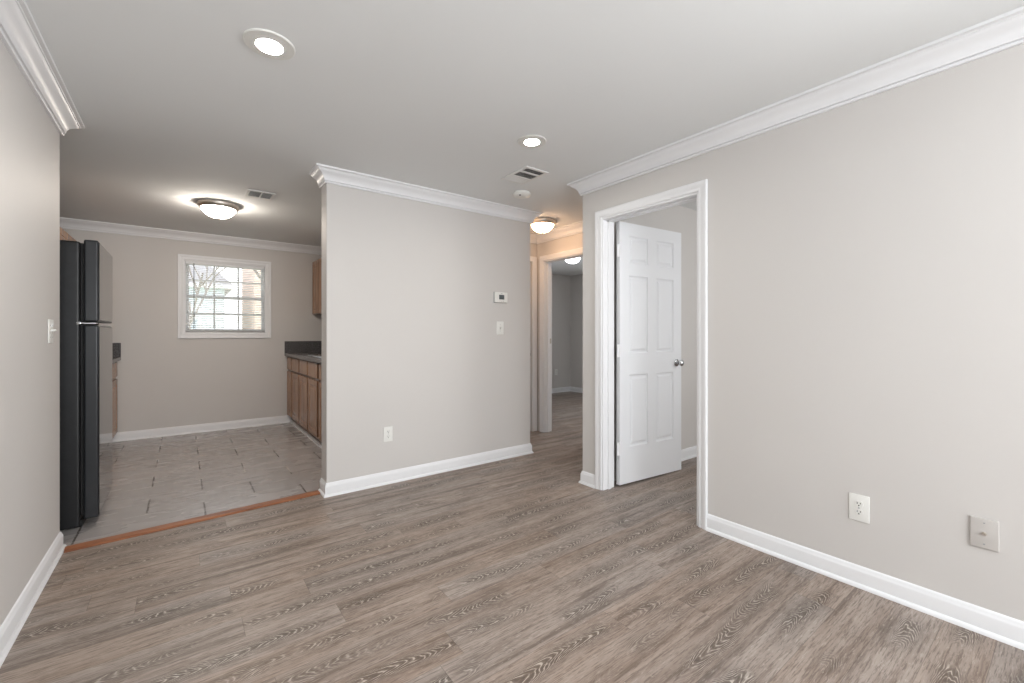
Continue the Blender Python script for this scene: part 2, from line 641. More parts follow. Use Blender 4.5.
# ------------------------------------------------------------------ walls
bw = [(-0.30, 1.20, 0.75, 2.1), (1.50, 2.50, 0.75, 2.1)]
walls = [
    ('wall_left', MB().prism([(XL, BACK), (XL, 3.45), (XKL, 3.45), (XKL, 3.33), (XL - 0.12, 3.33), (XL - 0.12, BACK)], 0, ZC), 'greige left wall of the living room ending at the refrigerator'),
    ('wall_back', MB().slab('y', BACK - 0.12, BACK, XL - 0.12, XR + 0.125, 0, ZC, bw), 'greige wall behind the viewer with two window openings'),
    ('wall_right', MB().slab('x', XR, XR + 0.125, BACK, YE, 0, ZC, [(DY0, DY1, 0, HEAD), (-2.0, -0.8, 0.75, 2.1)]), 'greige right wall holding the open white door'),  # rear opening is unseen, added to let lamp light onto the left wall
    ('wall_middle', MB().box(XM0, XM1, YM, YMB, 0, ZC, 0.004, 2), 'greige middle wall between kitchen and hall carrying the thermostat'),
    ('wall_room_south', MB().slab('y', -0.42, -0.30, XR + 0.125, 6.46, 0, ZC, [(3.4, 4.8, 0.85, 2.05)]), 'unseen wall of the room behind the open door, window opening added for light'),
    ('wall_hall_south', MB().box(XR + 0.125, 6.58, YE - 0.125, YE, 0, ZC), 'greige wall behind the open white door'),
    ('wall_hall_east', MB().slab('x', XH, XH + 0.12, YE, YN, 0, ZC, [(BY0, BY1, 0, HEAD)]), 'warm lit hall wall with the bedroom doorway'),
    ('wall_hall_west', MB().box(XM1 - 0.12, XM1, YMB, YH, 0, ZC), 'hall side wall behind the middle wall'),
    ('wall_hall_north', MB().slab('y', YH, YH + 0.12, XM1 - 0.12, XH, 0, ZC, [(2.84, 3.425, 0, HEAD)]), 'end wall of the hall with a cased closet door'),
    ('wall_kitchen_north', MB().slab('y', YN, YN + 0.12, XKL - 0.12, XKR + 0.12, 0, ZC, [(0.012, 0.870, 1.205, 2.088)]), 'greige kitchen far wall with the window'),
    ('wall_kitchen_east', MB().box(XKR, XKR + 0.12, YMB, YN, 0, ZC), 'kitchen right wall behind the oak cabinets'),
    ('wall_kitchen_west', MB().box(XKL - 0.12, XKL, 3.33, YN, 0, ZC), 'kitchen left wall behind the refrigerator'),
    ('wall_bedroom_north', MB().box(XH + 0.12, 6.58, YN, YN + 0.12, 0, ZC), 'grey far wall of the bedroom carrying an outlet'),
    ('wall_bedroom_east', MB().slab('x', 6.46, 6.58, -0.42, YN, 0, ZC, [(3.3, 4.3, 0.85, 2.05)]), 'grey right hand wall of the bedroom'),
]
for n, mb, lab in walls:
    struct(mb.build(n, M['wall']), lab, 'wall')

# ------------------------------------------------------------------ baseboards and crown mouldings
BASE = [(0, 0), (0.024, 0), (0.0235, 0.007), (0.021, 0.013), (0.016, 0.0175), (0.0125, 0.019), (0.0125, 0.072), (0.011, 0.079), (0.008, 0.083), (0.0075, 0.089), (0.004, 0.096), (0.0, 0.099)]
CROWN_ = [(0, -0.100), (0.013, -0.100), (0.0155, -0.097), (0.0155, -0.090), (0.012, -0.086), (0.021, -0.084), (0.022, -0.080), (0.0235, -0.072),
          (0.027, -0.062), (0.033, -0.052), (0.041, -0.043), (0.051, -0.036), (0.060, -0.030), (0.066, -0.025), (0.069, -0.020), (0.074, -0.020), (0.076, -0.016), (0.089, -0.012), (0.090, -0.008), (0.090, 0.0), (0, 0.0)]
CROWN = [(a, ZC + b) for a, b in CROWN_]
bases = [
    ('baseboard_left', [(XL, BACK), (XL, 3.45), (XL - 0.02, 3.45)], -1, 'white baseboard with shoe moulding along the left wall'),
    ('baseboard_right', [(XR, BACK), (XR, DY0 - 0.060)], 1, 'white baseboard along the right wall below the two wall plates'),
    ('baseboard_right_end', [(XR, DY1 + 0.061), (XR, YE), (XR + 0.6, YE), (XH, YE), (XH, BY0 - 0.061)], 1, 'short white baseboard left of the open door casing'),
    ('baseboard_middle', [(XM0, YMB), (XM0, YM), (XM1, YM), (XM1, YH), (2.84 - 0.044, YH)], -1, 'white baseboard along the middle wall under the outlet'),
    ('baseboard_room', [(XR + 0.125 + 0.4, YE - 0.125), (6.46, YE - 0.125)], -1, 'white baseboard behind the open white door'),
    ('baseboard_kitchen', [(-0.66, YN), (1.165, YN)], -1, 'white baseboard on the kitchen far wall below the window'),
    ('baseboard_bedroom', [(XH + 0.12, BY1 + 0.07), (XH + 0.12, YN), (6.46, YN), (6.46, YE + 0.05)], -1, 'white baseboard round the far corner of the bedroom'),
]
for n, path, side, lab in bases:
    struct(MB().sweep(path, BASE, side).build(n, M['trim'], None, 40), lab, 'baseboard')
crowns = [
    ('trim_1', [(XL, BACK), (XL, 3.45), (XKL, 3.45)], -1, 'white crown moulding along the top of the left wall'),
    ('trim_2', [(XR, BACK), (XR, YE), (XH, YE)], 1, 'white crown moulding along the top of the right wall'),
    ('trim_3', [(XM0, YMB), (XM0, YM), (XM1, YM), (XM1, YH)], -1, 'white crown moulding along the top of the middle wall'),
    ('trim_4', [(XM1 + 0.09, YH), (XH, YH), (XH, YE + 0.09)], -1, 'crown moulding over the bedroom doorway in the hall'),
    ('trim_5', [(XKL, 3.55), (XKL, YN), (XKR, YN), (XKR, YMB)], -1, 'white crown moulding across the kitchen far wall'),
]
for n, path, side, lab in crowns:
    struct(MB().sweep(path, CROWN, side).build(n, M['trim'], None, 40), lab, 'crown moulding')


# ------------------------------------------------------------------ door casings, jambs
def casing_mb(axis, face, out, a0, a1, zt, w=0.060, foot=0.0):
    """colonial casing round an opening a0..a1 up to zt on the plane `face`; `out` = +-1 direction of the room side"""
    prof = [(0.0, 0.006), (0.004, 0.010), (0.012, 0.012), (0.016, 0.010), (0.022, 0.010), (0.030, 0.013), (0.040, 0.016), (0.050, 0.018), (0.057, 0.018), (w, 0.015), (w, 0.0), (0.0, 0.0)]
    mb = MB()
    bm = mb.bm
    R = 0.004
    rings = []
    for (ax, az, sa, sz) in ((a0, foot, -1, 0), (a0, zt, -1, 1), (a1, zt, 1, 1), (a1, foot, 1, 0)):
        ring = []
        for d, h in prof:
            a = ax + sa * (d - R * 0)
            z = az + sz * d
            c = face + out * h
            ring.append(bm.verts.new((c, a, z) if axis == 'x' else (a, c, z)))
        rings.append(ring)
    n = len(prof)
    for P, Q in zip(rings, rings[1:]):
        for i in range(n):
            j = (i + 1) % n
            bm.faces.new((P[i], P[j], Q[j], Q[i]))
    bm.faces.new(rings[0])
    bm.faces.new(rings[-1])
    return mb


def jamb_mb(axis, c0, c1, a0, a1, zt, stop):
    """frame lining the opening, 12 mm boards, with a door stop at `stop` (c range)"""
    mb = MB()
    t = 0.012

    def bx(ca, cb, aa, ab, za, zb):
        if axis == 'x':
            mb.box(ca, cb, aa, ab, za, zb, 0.001, 1)
        else:
            mb.box(aa, ab, ca, cb, za, zb, 0.001, 1)

    bx(c0, c1, a0, a0 + t, 0, zt - t)
    bx(c0, c1, a1 - t, a1, 0, zt - t)
    bx(c0, c1, a0, a1, zt - t, zt)
    s0, s1 = stop
    bx(s0, s1, a0 + t, a0 + t + 0.010, 0, zt - t)
    bx(s0, s1, a1 - t - 0.010, a1 - t, 0, zt - t)
    bx(s0, s1, a0 + t, a1 - t, zt - t - 0.010, zt - t)
    return mb


struct(casing_mb('x', XR, -1, DY0, DY1, HEAD).build('trim_6', M['trim'], None, 50), 'white casing around the open door in the right wall', 'door casing')
struct(jamb_mb('x', XR - 0.001, XR + 0.127, DY0, DY1, HEAD, (XR + 0.05, XR + 0.085)).build('trim_7', M['trim']), 'white jamb lining the doorway of the open door', 'door jamb')
struct(casing_mb('x', XH, -1, BY0, BY1, HEAD).build('trim_8', M['trim'], None, 50), 'white casing around the bedroom doorway in the hall', 'door casing')
j = struct(jamb_mb('x', XH - 0.001, XH + 0.122, BY0, BY1, HEAD, (XH + 0.045, XH + 0.08)).build('trim_9', M['trim']), 'white jamb lining the bedroom doorway', 'door jamb')
MB().box(XH + 0.088, XH + 0.112, BY1 - 0.0135, BY1 - 0.012, 1.08, 1.14, 0.0005, 1).build('strike_plate', M['nickel'], j)
struct(casing_mb('y', YH, -1, 2.84, 3.425, HEAD).build('trim_10', M['trim'], None, 50), 'white casing at the end of the hall, half hidden by the middle wall', 'door casing')

# ------------------------------------------------------------------ doors
RING6 = [(0.003, 0.006), (0.010, 0.011), (0.020, 0.011), (0.036, 0.002)]


def six_panel(name, w, h, hinge, ang, label):
    d = thing(name, hinge, ang, label, 'door', None, 'structure')
    s, m = 0.105 * w / 0.753, 0.10 * w / 0.753
    pw = (w - 2 * s - m) / 2
    k = h / 2.068
    rects = []
    for x0 in (s, s + pw + m):
        for z0, z1 in ((0.285, 0.86), (1.03, 1.65), (1.752, 1.965)):
            rects.append((x0, x0 + pw, z0 * k, z1 * k))
    leaf = MB().panels(w, h, 0.035, rects, RING6, True).build('door_leaf', M['door'], d)
    kn = 0.065
    for sgn, y in ((-1, 0.0), (1, 0.035)):
        kb = MB().lathe((w - kn, y, 0.935), [(0.0, 0), (0.031, 0), (0.031, 0.003), (0.026, 0.007), (0.013, 0.010), (0.011, 0.024), (0.014, 0.030), (0.024, 0.038), (0.0275, 0.048), (0.026, 0.056), (0.018, 0.063), (0.0, 0.065)], 32, (0, sgn, 0)).build('door_knob', M['chrome'], d, 40)
    kb['label'] = 'polished chrome knob'
    return d


door = six_panel('door_1', 0.753, 2.066, (2.726, 2.2085, 0.014), math.radians(-4.95), 'white six panel door standing open in the right wall doorway')
for z in (0.235, 1.002, 1.786):     # hinges between jamb and leaf
    hb = MB()
    hb.cyl((-0.004, -0.006 + 0.004, z), (0, 0, 1), 0.0065, 0.10, 16)
    hb.cyl((-0.004, -0.002, z + 0.10), (0, 0, 1), 0.004, 0.005, 12, 0.002)
    hb.box(-0.028, -0.004, -0.003, 0.000, z, z + 0.10)
    hb.box(-0.006, 0.0005, -0.004, 0.028, z, z + 0.10)
    h = hb.build('hinge', M['trim'], door, 40)
d2 = six_panel('door_2', 0.57, 2.06, (2.8475, YH + 0.03, 0.012), 0, 'closed white door at the end of the hall')

# ------------------------------------------------------------------ threshold
a, b = Vector((-0.521, 3.414)), Vector((0.818, 3.501))
dirv = (b - a).normalized()
nv = Vector((-dirv.y, dirv.x))
tm = MB()
prof = [(-0.040, 0.0005), (-0.040, 0.005), (-0.032, 0.011), (-0.012, 0.0125), (0.012, 0.0125), (0.032, 0.011), (0.040, 0.005), (0.040, 0.0005)]
R0 = [tm.bm.verts.new((a.x + nv.x * s_, a.y + nv.y * s_, z_)) for s_, z_ in prof]
R1 = [tm.bm.verts.new((b.x + nv.x * s_, b.y + nv.y * s_, z_)) for s_, z_ in prof]
for i in range(len(prof)):
    jx = (i + 1) % len(prof)
    tm.bm.faces.new((R0[i], R0[jx], R1[jx], R1[i]))
tm.bm.faces.new(R0)
tm.bm.faces.new(R1)
struct(tm.build('trim_11', M['orange_wood'], None, 30), 'orange wooden threshold strip between plank floor and kitchen tiles', 'threshold')


# ------------------------------------------------------------------ kitchen window
w = thing('window_1', (0.44, YN, 1.655), 0, 'white framed window with muntins in the kitchen far wall', 'window', None, 'structure')
wx0, wx1, wz0, wz1 = 0.012, 0.870, 1.205, 2.088
mw = T(-0.44, -YN, -1.655)


def wpart(mb, name, mat, **k):
    return mb.move(mw).build(name, mat, w, **k)


# picture-frame casing
cp = [(0, 0.0), (0, 0.010), (0.006, 0.013), (0.030, 0.013), (0.040, 0.017), (0.060, 0.018), (0.062, 0.0)]
mb = MB()
rings = []
for (x_, z_, sx, sz) in ((wx0, wz0, -1, -1), (wx0, wz1, -1, 1), (wx1, wz1, 1, 1), (wx1, wz0, 1, -1)):
    rings.append([mb.bm.verts.new((x_ + sx * d, YN - h, z_ + sz * d)) for d, h in cp])
for i in range(4):
    P, Q = rings[i], rings[(i + 1) % 4]
    for q in range(len(cp)):
        r = (q + 1) % len(cp)
        mb.bm.faces.new((P[q], P[r], Q[r], Q[q]))
wpart(mb, 'casing', M['trim'])
mb = MB()
mb.box(wx0, wx0 + 0.012, YN - 0.004, YN + 0.115, wz0, wz1)
mb.box(wx1 - 0.012, wx1, YN - 0.004, YN + 0.115, wz0, wz1)
mb.box(wx0 + 0.012, wx1 - 0.012, YN - 0.004, YN + 0.115, wz0, wz0 + 0.012)
mb.box(wx0 + 0.012, wx1 - 0.012, YN - 0.004, YN + 0.115, wz1 - 0.012, wz1)
wpart(mb, 'jamb', M['trim'])
zm = (wz0 + wz1) / 2 + 0.005
for (za, zb, y) in ((zm - 0.012, wz1 - 0.012, YN + 0.088), (wz0 + 0.012, zm + 0.018, YN + 0.062)):
    xa, xb = wx0 + 0.012, wx1 - 0.012
    mb = MB()
    fw = 0.034
    mb.box(xa, xa + fw, y - 0.012, y + 0.012, za, zb)
    mb.box(xb - fw, xb, y - 0.012, y + 0.012, za, zb)
    mb.box(xa + fw, xb - fw, y - 0.012, y + 0.012, za, za + fw)
    mb.box(xa + fw, xb - fw, y - 0.012, y + 0.012, zb - fw * 0.9, zb)
    s = wpart(mb, 'sash', M['trim'])
    gx0, gx1, gz0, gz1 = xa + fw, xb - fw, za + fw, zb - fw * 0.9
    mm = MB()
    for k in (1, 2):
        xx = gx0 + (gx1 - gx0) * k / 3
        mm.box(xx - 0.010, xx + 0.010, y - 0.007, y - 0.003, gz0, gz1)
    zz = (gz0 + gz1) / 2
    mm.box(gx0, gx1, y - 0.0075, y - 0.0025, zz - 0.010, zz + 0.010)
    mm.move(mw).build('muntin_grid', M['trim'], s)
    MB().box(gx0 - 0.003, gx1 + 0.003, y, y + 0.003, gz0 - 0.003, gz1 + 0.003).move(mw).build('pane', M['glass'], s)

# the blind hangs in the recess
bl = thing('window_blind', (0.44, YN + 0.03, 2.07), 0, 'white horizontal mini blind hanging open in the kitchen window', 'blind')
mbb = T(-0.44, -YN - 0.03, -2.07)
bx0, bx1 = wx0 + 0.016, wx1 - 0.016
MB().box(bx0, bx1, YN + 0.012, YN + 0.040, wz1 - 0.045, wz1 - 0.0125, 0.002, 1).move(mbb).build('headrail', M['blind'], bl)
sm = MB()
nsl = 36
for i in range(nsl):
    z_ = wz0 + 0.050 + (wz1 - 0.052 - wz0 - 0.050) * i / (nsl - 1)
    pts = [(-0.0105, -0.0060), (-0.004, -0.0012), (0.004, 0.0030), (0.0105, 0.0056)]
    A = [sm.bm.verts.new((bx0 + 0.002, YN + 0.026 + p, z_ + q)) for p, q in pts]
    B = [sm.bm.verts.new((bx1 - 0.002, YN + 0.026 + p, z_ + q)) for p, q in pts]
    for q in range(3):
        sm.bm.faces.new((A[q], A[q + 1], B[q + 1], B[q]))
sm.move(mbb).build('slats', M['slat'], bl)
MB().box(bx0, bx1, YN + 0.014, YN + 0.038, wz0 + 0.014, wz0 + 0.036, 0.003, 2).move(mbb).build('bottom_rail', M['blind_rail'], bl)
cm = MB()
for xx in (bx0 + 0.13, (bx0 + bx1) / 2, bx1 - 0.13):
    for yy in (YN + 0.013, YN + 0.039):
        cm.cyl((xx, yy, wz0 + 0.03), (0, 0, 1), 0.0008, wz1 - wz0 - 0.07, 6)
cm.move(mbb).build('ladder_cords', M['blind'], bl)
MB().cyl((wx0 + 0.095, YN + 0.008, wz0 + 0.075), (0, 0, 1), 0.004, wz1 - wz0 - 0.11, 10).cyl((wx0 + 0.095, YN + 0.008, wz0 + 0.060), (0, 0, 1), 0.0055, 0.02, 10).move(mbb).build('tilt_wand', M['wand'], bl)

# ------------------------------------------------------------------ outdoors, seen through the blind
struct(MB().box(-14, 14, 6.75, 40, -0.6, -0.5).build('ground', M['lawn']), 'pale lawn outside the kitchen window', 'ground')
h = thing('neighbour_house', (-0.6, 22, -0.5), 0, 'pale sided neighbour house seen through the kitchen window', 'house')
MB().box(-3.6, 2.0, 0, 5, 0, 3.6).build('wall', M['siding'], h)
MB().prism([(-3.9, -0.3), (2.3, -0.3), (2.3, 5.3), (-3.9, 5.3)], 3.6, 3.75).build('eave', M['ext_white'], h)
rb = MB()
A = [rb.bm.verts.new(q) for q in ((-3.9, -0.3, 3.75), (2.3, -0.3, 3.75), (2.3, 5.3, 3.75), (-3.9, 5.3, 3.75), (-2.4, 2.5, 5.6), (0.8, 2.5, 5.6))]
for f in ((0, 1, 5, 4), (1, 2, 5), (2, 3, 4, 5), (3, 0, 4), (3, 2, 1, 0)):
    rb.bm.faces.new([A[i] for i in f])
rb.build('roof', M['roof'], h)
for xx in (-2.7, -0.9, 0.7):
    fr = MB()
    fr.box(xx - 0.5, xx + 0.5, -0.06, 0.0, 1.0, 1.1).box(xx - 0.5, xx + 0.5, -0.06, 0.0, 2.3, 2.4).box(xx - 0.5, xx - 0.4, -0.06, 0.0, 1.1, 2.3).box(xx + 0.4, xx + 0.5, -0.06, 0.0, 1.1, 2.3).box(xx - 0.03, xx + 0.03, -0.05, 0.0, 1.1, 2.3)
    f = fr.build('window', M['ext_white'], h)
    MB().box(xx - 0.4, xx + 0.4, -0.02, -0.005, 1.1, 2.3).build('window_pane', M['ext_glass'], f)
h = thing('brick_house', (4.6, 21, -0.5), 0, 'pink brick house at the right of the kitchen window view', 'house')
MB().box(-2.2, 5, 0, 5, 0, 5.2).build('wall', M['brick'], h)
MB().box(-2.4, 5.2, -0.3, 5.3, 5.2, 5.4).build('eave', M['ext_white'], h)
MB().prism([(-2.4, -0.3), (5.2, -0.3), (5.2, 5.3), (-2.4, 5.3)], 5.4, 5.9).build('roof', M['roof'], h)


def branch(mb, p, d, r, ln, depth):
    q = p + d * ln
    mb.cyl(p, d, r, ln, 8, r * 0.7)
    if depth == 0:
        return
    for _ in range(3):
        nd = (d + Vector((random.uniform(-.8, .8), random.uniform(-.8, .8), random.uniform(-.1, .6)))).normalized()
        branch(mb, p + d * ln * random.uniform(0.6, 1.0), nd, r * 0.6, ln * 0.68, depth - 1)


for (x_, y_, r_, lab) in ((1.95, 13.5, 0.10, 'bare grey tree standing right in the kitchen window view'), (0.1, 15.5, 0.055, 'slim bare tree standing left in the kitchen window view')):
    t = thing('tree', (x_, y_, -0.5), 0, lab, 'tree')
    mb = MB()
    branch(mb, Vector((0, 0, 0)), Vector((0.02, 0, 1)).normalized(), r_, 2.6, 4)
    mb.build('trunk_and_branches', M['bark'], t, 60)
for (x_, y_, s_, lab) in ((0.62, 14.2, 0.75, 'green shrub behind the middle of the kitchen window'), (1.1, 17.0, 0.9, 'green shrub in front of the neighbour house')):
    mb = MB()
    for _ in range(700):
        v = Vector((random.gauss(0, 1), random.gauss(0, 1), random.gauss(0, 1))).normalized() * s_ * random.uniform(0.55, 1.0)
        c = Vector((v.x, v.y, v.z * 0.9 + s_ * 0.9))
        u_ = Vector((random.uniform(-1, 1), random.uniform(-1, 1), random.uniform(-1, 1))).normalized()
        k_ = u_.orthogonal().normalized()
        a_ = 0.07
        mb.bm.faces.new([mb.bm.verts.new(c + q) for q in (u_ * a_, k_ * a_ * 0.5, -u_ * a_, -k_ * a_ * 0.5)])
    tag(mb.build('shrub', M['leaf'], None, None, (x_, y_, -0.5)), lab, 'shrub')

# ------------------------------------------------------------------ kitchen cabinets
PR = [(0.003, 0.003), (0.008, 0.006), (0.018, 0.006), (0.034, 0.001)]


def cab_door(name, x0, x1, z0, z1, root, raised=True):
    mb = MB()
    wd, ht = x1 - x0, z1 - z0
    if raised:
        f = 0.055
        mb.panels(wd, ht, 0.018, [(f, wd - f, f, ht - f)], PR)
        mb.move(T(x0, -0.0185, z0))
    else:
        mb.box(x0, x1, -0.0185, -0.0005, z0, z1, 0.004, 2)
    return mb.build(name, M['oak'], root)


def base_cabinet(loc, rz, width, doors, label, group, depth=0.60, top=0.902, drawer=True):
    """front at local y=0 facing -y, x from 0 to width"""
    c = thing('base_cabinet', loc, rz, label, 'cabinet', group)
    mb = MB()
    mb.box(0.001, 0.017, 0.02, depth, 0.10, top)
    mb.box(width - 0.017, width - 0.001, 0.02, depth, 0.10, top)
    mb.box(0.017, width - 0.017, 0.02, depth, 0.10, 0.116)
    mb.box(0.017, width - 0.017, depth - 0.012, depth, 0.116, top)
    mb.build('carcass', M['oak_dark'], c)
    fr = MB()
    fr.slab('y', 0.0, 0.0195, 0.001, width - 0.001, 0.10, top, [(0.04, width - 0.04, 0.14, 0.70), (0.04, width - 0.04, 0.73, top - 0.03)] if drawer else [(0.04, width - 0.04, 0.14, top - 0.03)])
    fr.build('face_frame', M['oak_dark'], c)
    MB().box(0.001, width - 0.001, 0.04, 0.065, 0.0, 0.10).build('toe_kick', M['oak_dark'], c)
    n = doors
    g = 0.024
    wd = (width - g * (n + 1)) / n
    for i in range(n):
        x0 = g + i * (wd + g)
        cab_door('door', x0, x0 + wd, 0.115, 0.700, c)
        cab_door('drawer_front', x0, x0 + wd, 0.728, top - 0.018, c, False)
    return c


def wall_cabinet(loc, rz, width, height, depth, doors, label, group):
    c = thing('wall_cabinet', loc, rz, label, 'cabinet', group)
    MB().box(0.001, width - 0.001, 0.02, depth, 0, height).build('carcass', M['oak_dark'], c)
    MB().slab('y', 0.0, 0.0195, 0.001, width - 0.001, 0, height, [(0.04, width - 0.04, 0.04, height - 0.04)]).build('face_frame', M['oak_dark'], c)
    g = 0.012
    wd = (width - g * (doors + 1)) / doors
    for i in range(doors):
        x0 = g + i * (wd + g)
        cab_door('door', x0, x0 + wd, 0.012, height - 0.012, c)
    return c


XF = 1.135                      # face of the right hand base cabinets
R_ = -PI / 2
gB = 'oak base cabinets along the kitchen right wall'
base_cabinet((XF, YN - 0.002, 0), R_, 0.315, 1, 'narrow oak base cabinet in the far corner beside the kitchen far wall', gB, XKR - XF - 0.003)
base_cabinet((XF, YN - 0.320, 0), R_, 0.455, 1, 'second oak base cabinet from the kitchen far wall', gB, XKR - XF - 0.003)
base_cabinet((XF, YN - 0.777, 0), R_, 0.455, 1, 'third oak base cabinet from the kitchen far wall', gB, XKR - XF - 0.003)
base_cabinet((XF, YN - 1.234, 0), R_, 0.455, 1, 'nearest visible oak base cabinet, half cut off by the middle wall', gB, XKR - XF - 0.003)
base_cabinet((XF, YN - 1.715, 0), R_, 0.90, 2, 'oak base cabinet mostly hidden behind the middle wall', gB, XKR - XF - 0.003)
QR = [(0, 0), (0.020, 0), (0.0195, 0.012), (0.016, 0.024), (0.010, 0.032), (0, 0.036)]
struct(MB().sweep([(XF + 0.0395, YN - 0.026), (XF + 0.0395, 3.9)], QR, -1).build('trim_12', M['trim'], None, 40), 'white quarter round along the foot of the right kitchen cabinets', 'moulding')

ct = thing('countertop', (1.43, 5.2, 0.903), 0, 'dark speckled laminate countertop over the right hand oak cabinets', 'countertop')
mct = T(-1.43, -5.2, -0.903)
sk = (1.21, 1.60, 4.92, 5.60)   # sink cut-out
mb = MB()
mb.box(XF - 0.045, sk[0], 3.9, YN - 0.02, 0.9035, 0.942, 0.004, 2)
mb.box(sk[1], XKR - 0.02, 3.9, YN - 0.02, 0.9035, 0.942)
mb.box(sk[0], sk[1], 3.9, sk[2], 0.9035, 0.942)
mb.box(sk[0], sk[1], sk[3], YN - 0.02, 0.9035, 0.942)
mb.move(mct).build('worktop', M['counter'], ct)
mb = MB()
mb.box(XF - 0.045, XKR - 0.02, YN - 0.0195, YN - 0.001, 0.9035, 1.098, 0.003, 2)
mb.box(XKR - 0.0195, XKR - 0.001, 3.9, YN - 0.0195, 0.9035, 1.098, 0.003, 2)
mb.move(mct).build('backsplash', M['counter'], ct)
sn = thing('sink', (1.405, 5.26, 0.943), 0, 'stainless drop in sink in the right hand counter', 'sink')
mb = MB()
bm = mb.bm
rr = [(-0.225, 0.370, 0.0005), (-0.222, 0.367, 0.005), (-0.180, 0.325, 0.005), (-0.172, 0.317, -0.004), (-0.160, 0.300, -0.030), (-0.158, 0.298, -0.17), (-0.03, 0.05, -0.176)]
rings = []
for hx, hy, z_ in rr:
    hx = abs(hx)
    ring = []
    for cx, cy, a0 in ((1, 1, 0), (-1, 1, 90), (-1, -1, 180), (1, -1, 270)):
        cr = min(0.05, hx * 0.4)
        for k in range(5):
            t_ = math.radians(a0 + k * 22.5)
            ring.append(bm.verts.new((cx * (hx - cr) + cr * math.cos(t_), cy * (hy - cr) + cr * math.sin(t_), z_)))
    rings.append(ring)
for P, Q in zip(rings, rings[1:]):
    n_ = len(P)
    for i in range(n_):
        bm.faces.new((P[i], P[(i + 1) % n_], Q[(i + 1) % n_], Q[i]))
bm.faces.new(rings[-1])
mb.build('basin', M['steel'], sn, 50)
fm = MB()
fm.cyl((0.195, 0, 0.0055), (0, 0, 1), 0.024, 0.05, 20, 0.018)
fm.cyl((0.195, 0, 0.05), (-0.35, 0, 1), 0.011, 0.13, 14)
fm.cyl((0.15, 0, 0.17), (-1, 0, 0.05), 0.010, 0.14, 14)
fm.build('faucet', M['chrome'], sn, 50)

gU = 'oak wall cabinets on the kitchen right wall'
UX = 1.455
wall_cabinet((UX, YN - 0.002, 1.462), R_, 0.335, 0.74, XKR - UX - 0.003, 1, 'narrow oak wall cabinet in the kitchen far right corner', gU)
wall_cabinet((UX, YN - 0.340, 1.462), R_, 0.76, 0.74, XKR - UX - 0.003, 2, 'oak wall cabinet half hidden by the middle wall', gU)

# left hand run past the refrigerator
LX = -0.597
gL = 'oak base cabinets beyond the refrigerator'
base_cabinet((LX, 5.60, 0), PI / 2, YN - 5.602, 2, 'oak base cabinet glimpsed past the refrigerator front', gL, LX - XKL - 0.003)
base_cabinet((LX, 4.50, 0), PI / 2, 1.098, 2, 'oak base cabinet hidden behind the refrigerator', gL, LX - XKL - 0.003)
ct = thing('countertop', (-0.9, 5.5, 0.903), 0, 'dark countertop glimpsed past the refrigerator front', 'countertop')
mct = T(0.9, -5.5, -0.903)
MB().box(XKL + 0.02, LX + 0.045, 4.5, YN - 0.02, 0.9035, 0.942, 0.004, 2).move(mct).build('worktop', M['counter'], ct)
MB().box(XKL + 0.001, LX + 0.045, YN - 0.0195, YN - 0.001, 0.9035, 1.098, 0.003, 2).box(XKL + 0.001, XKL + 0.0195, 4.5, YN - 0.0195, 0.9035, 1.098, 0.003, 2).move(mct).build('backsplash', M['counter'], ct)
wall_cabinet((-0.872, 4.60, 1.40), PI / 2, YN - 4.602, 0.745, -0.872 - XKL - 0.003, 3, 'oak wall cabinet peeking out above the refrigerator', 'oak wall cabinets on the kitchen left wall')

# ------------------------------------------------------------------ refrigerator
fx = thing('refrigerator', (-0.80, 4.06, 0), 0, 'black top freezer refrigerator standing past the end of the left wall', 'refrigerator')
mf = T(0.80, -4.06, 0)
FY0, FY1 = 3.735, 4.395
MB().box(-1.19, -0.505, FY0, FY1, 0.010, 1.768, 0.012, 4).move(mf).build('body', M['fridge_side'], fx)
MB().box(-0.5045, -0.4905, FY0 + 0.030, FY1 - 0.030, 0.075, 1.762).move(mf).build('door_gasket', M['gasket'], fx)
for nm, z0, z1 in (('freezer_door', 1.276, 1.784), ('fresh_food_door', 0.052, 1.254)):
    d = MB().box(-0.490, -0.4215, FY0 + 0.004, FY1, z0, z1, 0.011, 4).move(mf).build(nm, M['fridge_edge'], fx)
    MB().box(-0.4214, -0.4185, FY0 + 0.016, FY1 - 0.012, z0 + 0.012, z1 - 0.012, 0.001, 1).move(mf).build('front_panel', M['fridge_front'], d)
hm = MB()
hm.box(-0.535, -0.432, FY0 + 0.006, FY0 + 0.052, 1.2605, 1.2695, 0.002, 1)
hm.cyl((-0.512, FY0 - 0.004, 1.265), (0, 1, 0), 0.009, 0.012, 16)
hm.move(mf).build('middle_hinge', M['chrome'], fx, 40)
MB().box(-0.52, -0.495, FY0 + 0.02, FY1 - 0.02, 0.006, 0.048, 0.003, 1).move(mf).build('toe_grille', M['gasket'], fx)
for (xx, yy) in ((-0.56, FY0 + 0.05), (-0.56, FY1 - 0.05), (-1.13, FY0 + 0.05), (-1.13, FY1 - 0.05)):
    MB().cyl((xx, yy, 0.0), (0, 0, 1), 0.016, 0.0098, 14).move(mf).build('levelling_foot', M['gasket'], fx, 40)
MB().lathe((-0.62, FY0 - 0.0005, 0.12), [(0.006, 0), (0.006, 0.003), (0.0, 0.005)], 14, (0, -1, 0)).move(mf).build('side_screw', M['chrome'], fx, 40)


